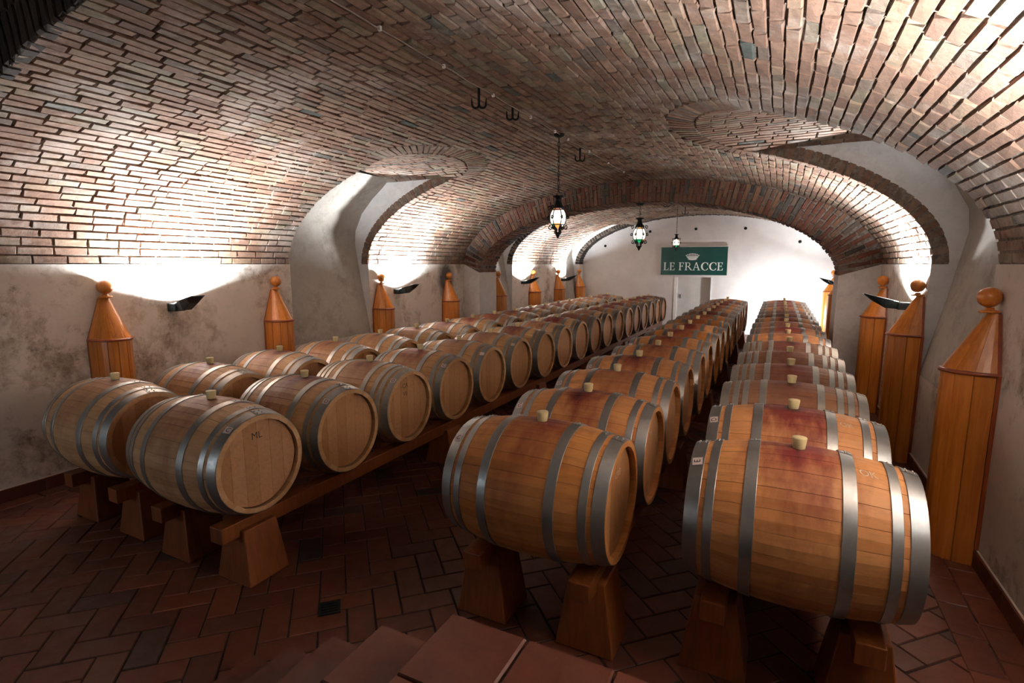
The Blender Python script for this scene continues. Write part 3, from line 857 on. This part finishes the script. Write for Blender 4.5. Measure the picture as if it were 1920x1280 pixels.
def sticker(parent, x, ang, letter, rot, near):
    R = br(x)+.0066; hw = .022
    def fn(u, v, l):
        c, s = math.cos(rot), math.sin(rot); u, v = c*u-s*v, s*u+c*v
        return surf(x+u, ang+v/R, .0050+l)
    mb = MB(); g = np.linspace(-hw, hw, 4)
    vs = [fn(a, b, l) for l in (.0, .0012) for a in g for b in g]
    fs = [(16+i*4+j, 16+(i+1)*4+j, 16+(i+1)*4+j+1, 16+i*4+j+1) for i in range(3) for j in range(3)]
    mb.add(vs, fs); st = mb.build('sticker', M['sticker'], parent)
    if near: obj('letter', text_mesh(letter, .040, M['ink'], lambda v: fn(v[0], v[1], .0018)), st)
ORD = ['first', 'second', 'third', 'fourth', 'fifth', 'sixth', 'seventh', 'eighth', 'ninth', 'tenth', 'eleventh', 'twelfth', 'thirteenth', 'fourteenth', 'fifteenth', 'sixteenth', 'seventeenth', 'eighteenth']
ROWS = [  # x, first y, centre z, count, phrase
    (-4.37, 2.10, S-1.205, 18, 'row along the left wall'),
    (-3.20, 2.07, S-1.205, 18, 'second row from the left wall'),
    (-1.07, 2.475, S-1.172, 16, 'third row from the left wall'),
    (.125, 2.605, S-1.170, 16, 'row along the right wall')]
STEP = .737
STICK = {1: ['C', 'D', 'D', 'C', 'B', 'B'], 2: ['C', 'C', 'D', 'D', 'E', 'E', 'D'], 3: ['E', 'D']}
for ri, (bx, by, bz, cnt, phrase) in enumerate(ROWS):
    for i in range(cnt):
        near = i < 5
        wood = 'oak' if ri >= 2 else 'oak_light'; hk = 'hoop'
        if ri == 3 and 2 <= i <= 5: wood, hk = 'oak_old', 'hoop_old'
        elif ri == 3 and i > 5: wood = 'oak_old' if i % 3 else 'oak'
        elif i > 6 and (i*7+ri) % 4 == 0: wood = 'oak_old'
        if ri == 1 and i == 2: hk = 'hoop_old'
        r = empty('wine_barrel', (bx+random.uniform(-.012, .012)*(i > 0), by+i*STEP+random.uniform(-.003, .003), bz), random.uniform(-.006, .006))
        look = {'oak': 'orange oak wine barrel', 'oak_light': 'pale oak wine barrel', 'oak_old': 'weathered oak wine barrel'}[wood]
        tag(r, '%s, %s from the front in the %s' % (look, ORD[i], phrase), 'barrel', 'wine barrels lying in the '+phrase)
        sts, body = barrel_meshes(wood)
        if near:
            for me in sts: obj('stave', me, r)
        else: obj('body', body, r)
        for me in HOOPS[hk]: obj('hoop', me, r)
        if near and ri in (0, 1, 2):
            for me in HB[1]: obj('head_board', me, r)
        else: obj('head', FH[1], r)
        obj('head', FH[-1], r)
        obj('bung', BUNG, r)
        if ri in STICK and i < len(STICK[ri]):
            sd = 1 if ri == 1 else -1
            sticker(r, sd*(.44-.032), -.62 if ri != 3 else -.5, STICK[ri][i], (PI/2 if ri == 3 else 0)+.12, i < 4)
        # chalk and stencil marks
        if ri == 3 and i < 2:
            obj('chalk_mark', text_mesh('OK', .058, M['chalk'], lambda v: surf(.25+v[0]*.75-v[1]*.2, -.28+v[1]/br(.25) if False else -.34+v[1]*2.6, .0022)), r)
        if ri == 2 and i < 2:
            obj('chalk_mark', text_mesh('CAB' if i == 0 else 'MB', .05, M['chalk'], lambda v: (.407, v[0]+.02, v[1]+.13)), r)
            obj('chalk_mark', text_mesh('225', .05, M['chalk'], lambda v: (.407, v[0]-.02, v[1]+.02)), r) if False else None
        if ri == 1 and i == 0:
            obj('stencil_mark', text_mesh('ML', .06, M['ink'], lambda v: (.4065, v[0]+.0, v[1]+.17)), r)
        if ri == 1 and i == 2:
            obj('stencil_mark', text_mesh('VII', .055, M['ink'], lambda v: (.4065, v[0]-.03, v[1]+.11)), r)
            obj('stencil_mark', text_mesh('CA', .055, M['ink'], lambda v: (.4065, v[0]-.03, v[1]+.18)), r)

# ------------------------------------------------------------------ barrel racks
for ri, (bx, by, bz, cnt, phrase) in enumerate(ROWS):
    y0, y1 = by-.24, by+(cnt-1)*STEP+.30
    r = empty('barrel_rack', (bx, y0, 0))
    tag(r, 'low timber rack on tapered blocks under the '+phrase, 'rack', 'timber racks under the barrel rows')
    zt = bz-.3475; zb = zt-.10
    for sx in (-.30, .30):
        bevel(MB().box(sx-.055, sx+.055, 0, y1-y0, zb, zt).build('rail', M['beam'], r), .006)
        yy = .09
        while yy < y1-y0-.2:
            o = MB().frustum((sx-.155, sx+.155, yy, yy+.29), (sx-.095, sx+.095, yy+.03, yy+.26), 0, zb+.045).build('support_block', M['beam'], r)
            bevel(o, .008); yy += 2.21
        yy = .09

# ------------------------------------------------------------------ half-round wooden columns with cone tops along the walls
def column(side, y, label, grp):
    X = LW if side == 'L' else RW
    r = empty('cone_column', (X, y, 0), 0 if side == 'L' else PI)
    tag(r, label, 'column', grp)
    R, KY = .245, .66; zr = S-.685; n = 7; off = .022
    for k in range(n):
        a0, a1 = -PI/2+PI*k/n, -PI/2+PI*(k+1)/n; g = .006; vs = []
        ang = [a0+g, a0+g*2.2, (a0+a1)/2, a1-g*2.2, a1-g]; rr = [R-.006, R, R+.001, R, R-.006]
        mb = MB()
        for z in (0, zr):
            vs += [(off+q*math.cos(a), KY*q*math.sin(a), z) for a, q in zip(ang, rr)]+[(off+(R-.03)*math.cos(a), KY*(R-.03)*math.sin(a), z) for a in ang[::-1]]
        mb.add(vs, [(i, (i+1) % 10, (i+1) % 10+10, i+10) for i in range(10)]+[tuple(range(10))[::-1], tuple(range(10, 20))])
        mb.build('stave', M['varnish'], r)
        zc0, zc1, Rc, rt = zr+.012, S-.305, R-.004, .042
        vs = []
        for z, q in ((zc0, Rc), (zc1, rt)):
            vs += [(off+.0+q*math.cos(a), (KY if q > .1 else 1)*q*math.sin(a), z) for a in np.linspace(a0+.003, a1-.003, 4)]
        vs += [(off, 0, zc0), (off, 0, zc1)]
        MB().add(vs, [(0, 1, 5, 4), (1, 2, 6, 5), (2, 3, 7, 6), (0, 4, 9, 8), (3, 8, 9, 7), (3, 2, 1, 0, 8), (4, 5, 6, 7, 9)]).build('cone_panel', M['varnish'], r)
    # back board against the wall
    R2 = R*KY
    MB().box(.0, off, -R2, R2, 0, zr).add([(.002, -R2, zr), (.002, R2, zr), (.002, .04, S-.31), (.002, -.04, S-.31), (off, -R2, zr), (off, R2, zr), (off, .04, S-.31), (off, -.04, S-.31)],
        [(0, 3, 2, 1), (4, 5, 6, 7), (0, 1, 5, 4), (1, 2, 6, 5), (2, 3, 7, 6), (3, 0, 4, 7)]).build('back_board', M['moulding'], r)
    mb = MB(); mb.lathe([(R-.01, zr-.012), (R+.012, zr-.010), (R+.018, zr), (R+.012, zr+.012), (R-.012, zr+.016), (R-.01, zr-.012)], 20, -PI/2, PI/2, (off, 0, 0)); mb.v = [(a, b*KY, c) for a, b, c in mb.v]; mb.build('rim_moulding', M['moulding'], r)
    fin = MB(); fin.lathe([(.0005, S-.305), (.055, S-.305), (.057, S-.297), (.050, S-.290), (.026, S-.286), (.022, S-.272)], 16, 0, 2*PI, (off+.035, 0, 0)); fin.build('collar', M['varnish'], r)
    fin = MB(); fin.sphere((off+.042, 0, S-.207), .064, 20, 14); fin.build('ball_finial', M['varnish'], r)
LY = [2.66, 4.52, 6.46, 8.35, 10.30, 12.18, 13.85, 15.58]
for i, y in enumerate(LY):
    column('L', y, 'varnished wooden column with cone top and ball, %s from the front on the left wall' % ORD[i], 'cone-topped columns on the left wall')
for i, y in enumerate([4.36, 6.36, 8.34, 10.30, 12.18, 13.85, 15.5]):
    column('R', y, 'varnished wooden column with cone top and ball, %s from the front on the right wall' % ORD[i], 'cone-topped columns on the right wall')

# ------------------------------------------------------------------ sign with crown and serif lettering
SX0, SX1, SZ0, SZ1 = -3.165, -1.345, S-.305, S+.49
def sign():
    r = empty('wall_sign', ((SX0+SX1)/2, Y_END-.005, SZ0)); r.rotation_euler = (math.radians(2.0), 0, 0)
    tag(r, 'dark green sign reading LE FRACCE under a white crown, on the end wall', 'sign')
    w, h = SX1-SX0, SZ1-SZ0
    bevel(MB().box(-w/2, w/2, -.045, 0, 0, h).build('board', M['sign_green'], r), .006)
    fr = MB(); e = .014
    fr.box(-w/2-e, w/2+e, -.05, 0, -e, 0).box(-w/2-e, w/2+e, -.05, 0, h, h+e).box(-w/2-e, -w/2, -.05, 0, 0, h).box(w/2, w/2+e, -.05, 0, 0, h)
    fr.build('frame', M['door_panel'], r)
    D0, D1 = -.045, -.051
    T = lambda ox, oz, sc: (lambda p, d: (ox+p[0]*sc, d, oz+p[1]*sc))
    def rect(x0, x1, y0, y1): return [(x0, y0), (x1, y0), (x1, y1), (x0, y1)]
    def serif(x0, x1, y, up): t = .05; return [(x0-.10, y), (x1+.10, y), (x1+.10, y+up*.025), (x1, y+up*.09), (x0, y+up*.09), (x0-.10, y+up*.025)]
    def arc(cx, cy, ro, ri, a0, a1, sx=1.0, n=26, shift=0.0):
        out = [(cx+sx*ro*math.cos(a), cy+ro*math.sin(a)) for a in np.linspace(a0, a1, n)]
        inn = [(cx+shift+sx*ri*math.cos(a)*(1.0), cy+(ro-.07)*math.sin(a)) for a in np.linspace(a1, a0, n)]
        return out+inn
    def Lp(): return .62, [rect(.1, .24, 0, 1), serif(.1, .24, 0, 1), serif(.1, .24, 1, -1), rect(.2, .60, 0, .06), [(.50, .06), (.60, .06), (.64, .30), (.60, .30)]]
    def Ep(): return .68, [rect(.1, .24, 0, 1), serif(.1, .24, 0, 1), serif(.1, .24, 1, -1), rect(.2, .62, 0, .06), rect(.2, .60, .94, 1), rect(.2, .48, .50, .56),
                           [(.52, .06), (.62, .06), (.66, .27), (.62, .27)], [(.50, .94), (.57, .74), (.60, .74), (.60, .94)], [(.42, .53), (.46, .40), (.49, .40), (.49, .66), (.46, .66)]]
    def Fp(): return .62, [p for i, p in enumerate(Ep()[1]) if i not in (3, 6)]
    def Rp(): return .80, [rect(.1, .24, 0, 1), serif(.1, .24, 0, 1), serif(.1, .24, 1, -1), rect(.2, .42, .94, 1), rect(.2, .42, .46, .52),
                           arc(.40, .73, .27, .15, -PI/2, PI/2, .95, 18), [(.34, .50), (.50, .50), (.88, .02), (.92, 0), (.72, 0)]]
    def Ap(): return .88, [[(.42, 1.02), (.50, 1.02), (.20, .03), (.13, .03)], [(.42, 1.02), (.50, 1.02), (.86, .03), (.70, .03)], rect(.24, .68, .33, .39),
                           [(.02, 0), (.32, 0), (.32, .03), (.22, .08), (.12, .08), (.02, .03)], [(.60, 0), (.96, 0), (.96, .03), (.86, .08), (.70, .08), (.60, .03)]]
    def Cp(): return .84, [arc(.50, .50, .52, .34, math.radians(42), math.radians(318), .90, 34, .03), [(.80, .62), (.84, .62), (.84, .96), (.80, .96), (.72, .86)], [(.84, .22), (.80, .30), (.74, .20), (.80, .12)]]
    seq = [('L', Lp), ('E', Ep), (' ', None), ('F', Fp), ('R', Rp), ('A', Ap), ('C', Cp), ('C', Cp), ('E', Ep)]
    hgt = .225
    tot = sum(.34 if f is None else f()[0]+.10 for _, f in seq)*hgt
    sq = (w*.915)/tot; x = -w/2+.075
    for ch, f in seq:
        if f is None: x += .34*hgt*sq; continue
        wd, polys = f(); mb = MB()
        for p in polys: mb.poly(p, (lambda q, d, x=x: (x+q[0]*hgt*sq, d, .135+q[1]*hgt)), D1, D0)
        mb.build('letter_'+ch.lower(), M['sign_white'], r); x += (wd+.10)*hgt*sq
    # coronet: band and five rays with pearls
    mb = MB(); cz = .44; cxx = -.03
    Tc = lambda q, d: (cxx+q[0], d, cz+q[1])
    band = [(-.115, .0), (-.06, -.012), (0, -.016), (.06, -.012), (.115, 0), (.13, .055), (.065, .043), (0, .038), (-.065, .043), (-.13, .055)]
    mb.poly(band, Tc, D1, D0)
    for i in range(9):
        u = (i-4)/4; bx_ = u*.125; tx = u*.17; tz = .175-.045*u*u
        mb.poly([(bx_-.014, .045), (bx_+.014, .045), (tx+.007, tz-.02), (tx-.007, tz-.02)], Tc, D1, D0)
        mb.poly([(tx+.017*math.cos(a), tz-.01+.017*math.sin(a)) for a in np.linspace(0, 2*PI, 10)[:-1]], Tc, D1, D0)
    mb.poly([(-.135, .06), (0, .05), (.135, .06), (.145, .095), (0, .085), (-.145, .095)], Tc, D1, D0)
    mb.build('crown', M['sign_white'], r)
sign()

# ------------------------------------------------------------------ lanterns on chains
def lantern(x, y, ztop, zg, sc, label):
    r = empty('hanging_lantern', (x, y, zg)); tag(r, label, 'lantern', 'wrought iron lanterns hanging from the vault crown')
    H, Wd = .115*sc, .085*sc
    # ceiling rose and chain
    mb = MB(); mb.lathe([(.0005, ztop-zg), (.06*sc, ztop-zg), (.055*sc, ztop-zg-.02), (.02*sc, ztop-zg-.035), (.0005, ztop-zg-.035)], 14); mb.build('ceiling_rose', M['iron'], r)
    mb = MB(); z0, z1 = ztop-zg-.03, .235*sc; nl = max(3, int((z0-z1)/.05)); st = (z0-z1)/nl
    for k in range(nl):
        zc = z0-(k+.5)*st; pts = []
        for q in np.linspace(0, 2*PI, 9)[:-1]:
            a, b = .010*math.cos(q), st*.62*math.sin(q); pts.append((a, 0, zc+b) if k % 2 else (0, a, zc+b))
        mb.tube(pts, .0032, 5, closed=True)
    mb.build('chain', M['iron'], r)
    # crown-like top: flared cup, collar and leaves
    mb = MB(); mb.lathe([(.0005, .235*sc), (.062*sc, .232*sc), (.060*sc, .222*sc), (.030*sc, .205*sc), (.034*sc, .165*sc), (.050*sc, .13*sc), (.058*sc, .10*sc), (.04*sc, .10*sc)], 12); mb.build('top_cup', M['iron'], r)
    cage = MB(); n = 6
    for k in range(n):
        a = 2*PI*k/n+.26; ca, sa = math.cos(a), math.sin(a); pts = []
        for q in np.linspace(-PI/2*.86, PI/2*.86, 9): pts.append(((Wd+.006)*math.cos(q)*ca, (Wd+.006)*math.cos(q)*sa, (H+.004)*math.sin(q)))
        cage.tube(pts, .005*sc, 6)
    for zz in (-.075, .085):
        rr = Wd*math.cos(math.asin(max(-1, min(1, zz*sc/H))))+.006
        cage.tube([(rr*math.cos(q), rr*math.sin(q), zz*sc) for q in np.linspace(0, 2*PI, 17)[:-1]], .005*sc, 6, closed=True)
    cage.build('cage', M['iron'], r)
    for k in range(n):                      # scrolls at the shoulder and below
        a = 2*PI*k/n+.26; ca, sa = math.cos(a), math.sin(a)
        def spiral(cx, cz, r0, a0, turns, flip=1):
            return [((cx+r0*(1-.75*u)*math.cos(a0+flip*u*turns*2*PI))*ca*sc, (cx+r0*(1-.75*u)*math.cos(a0+flip*u*turns*2*PI))*sa*sc, (cz+r0*(1-.75*u)*math.sin(a0+flip*u*turns*2*PI))*sc) for u in np.linspace(0, 1, 10)]
        mb = MB(); mb.tube(spiral(.088, .108, .026, -PI/2, 1.1), .0068*sc, 5); mb.tube(spiral(.105, 0, .022, PI, 1.1, -1), .0068*sc, 5)
        mb.tube(spiral(.080, -.105, .026, PI/2, 1.1, -1), .0068*sc, 5)
        mb.tube([((.062)*ca*sc, .062*sa*sc, -.085*sc), (.030*ca*sc, .030*sa*sc, -.13*sc), (.034*ca*sc, .034*sa*sc, -.155*sc), (.010*ca*sc, .010*sa*sc, -.19*sc)], .0075*sc, 5)
        mb.build('scroll', M['iron'], r)
    mb = MB(); mb.lathe([(.0005, -.15*sc), (.03*sc, -.16*sc), (.018*sc, -.18*sc), (.02*sc, -.195*sc), (.0005, -.225*sc)], 10); mb.build('drop_finial', M['iron'], r)
    # glass: three tiers of six bulging panes
    tiers = [(-.86, -.36, ['glass_green', 'glass_green', 'glass_amber', 'glass_white', 'glass_green', 'glass_rose']),
             (-.36, .45, ['glass_white', 'glass_white', 'glass_white', 'glass_white', 'glass_white', 'glass_white']),
             (.45, .86, ['glass_white', 'glass_amber', 'glass_rose', 'glass_white', 'glass_amber', 'glass_white'])]
    rot = int(abs(y)*3) % 6
    for q0, q1, cols in tiers:
        for k in range(n):
            a0, a1 = 2*PI*k/n+.26, 2*PI*(k+1)/n+.26; mb = MB(); vs = []; G = 5
            for q in np.linspace(q0*PI/2, q1*PI/2, G):
                for a in np.linspace(a0, a1, G): vs.append((Wd*math.cos(q)*math.cos(a), Wd*math.cos(q)*math.sin(a), H*math.sin(q)))
            mb.add(vs, [(i*G+j, i*G+j+1, (i+1)*G+j+1, (i+1)*G+j) for i in range(G-1) for j in range(G-1)], True)
            o = mb.build('glass_pane', M[cols[(k+rot) % 6]], r); o.modifiers.new('solid', 'SOLIDIFY').thickness = .002
lantern(-2.20, 5.47, S+VB, S+.50, 1.0, 'lit iron lantern with coloured glass nearest the camera, on a long chain')
lantern(-2.20, 9.20, AZ+AB, S+.50, 1.22, 'large lit iron lantern hanging from the brick arch')
lantern(-2.20, 12.8, S+VB, S+.49, .85, 'small lit iron lantern hanging in front of the green sign')

# hooks on the crown
def hook(x, y, ln, w, label):
    r = empty('ceiling_hook', (x, y, S+VB)); tag(r, label, 'hook', 'iron double hooks on the vault crown')
    MB().tube([(0, 0, .02), (0, 0, -ln)], .011, 8).build('shank', M['iron'], r)
    for sg in (-1, 1):
        pts = [(sg*(w/2-w/2*math.cos(q))*cyw, sg*(w/2-w/2*math.cos(q))*syw, -ln-w/2*math.sin(q)*.9+.0) for q in np.linspace(0, PI, 9)]+[(sg*w*1.05*cyw, sg*w*1.05*syw, -ln+.05)]
        MB().tube(pts, [.009]*9+[.003], 7).build('prong', M['iron'], r)
hook(-2.21, 3.80, .125, .055, 'large iron double hook on the crown, nearest the camera')
hook(-2.20, 4.37, .085, .05, 'iron double hook on the crown, second from the camera')
hook(-2.24, 6.25, .12, .055, 'iron double hook just beyond the nearest lantern')
hook(-2.30, 12.0, .11, .06, 'iron double hook just before the small lantern')
hook(-2.16, 13.6, .14, .07, 'iron double hook beyond the small lantern')

# cable with clips along the crown
cb = empty('ceiling_cable', (-2.175, 1.6, S+VB)); tag(cb, 'thin white cable clipped along the crown of the brick vault', 'cable')
pts = [(.004*math.sin(k*1.7), k*.2, -.014+.004*math.sin(k*2.3)) for k in range(38)]
MB().tube(pts, .004, 6).build('cord', M['cable'], cb)
for y in (2.6, 3.26, 3.97, 4.7, 5.3, 5.68, 6.4, 7.2, 8.0): MB().box(-.010, .010, y-1.6-.008, y-1.6+.008, -.026, .0).build('clip', M['sign_white'], cb)
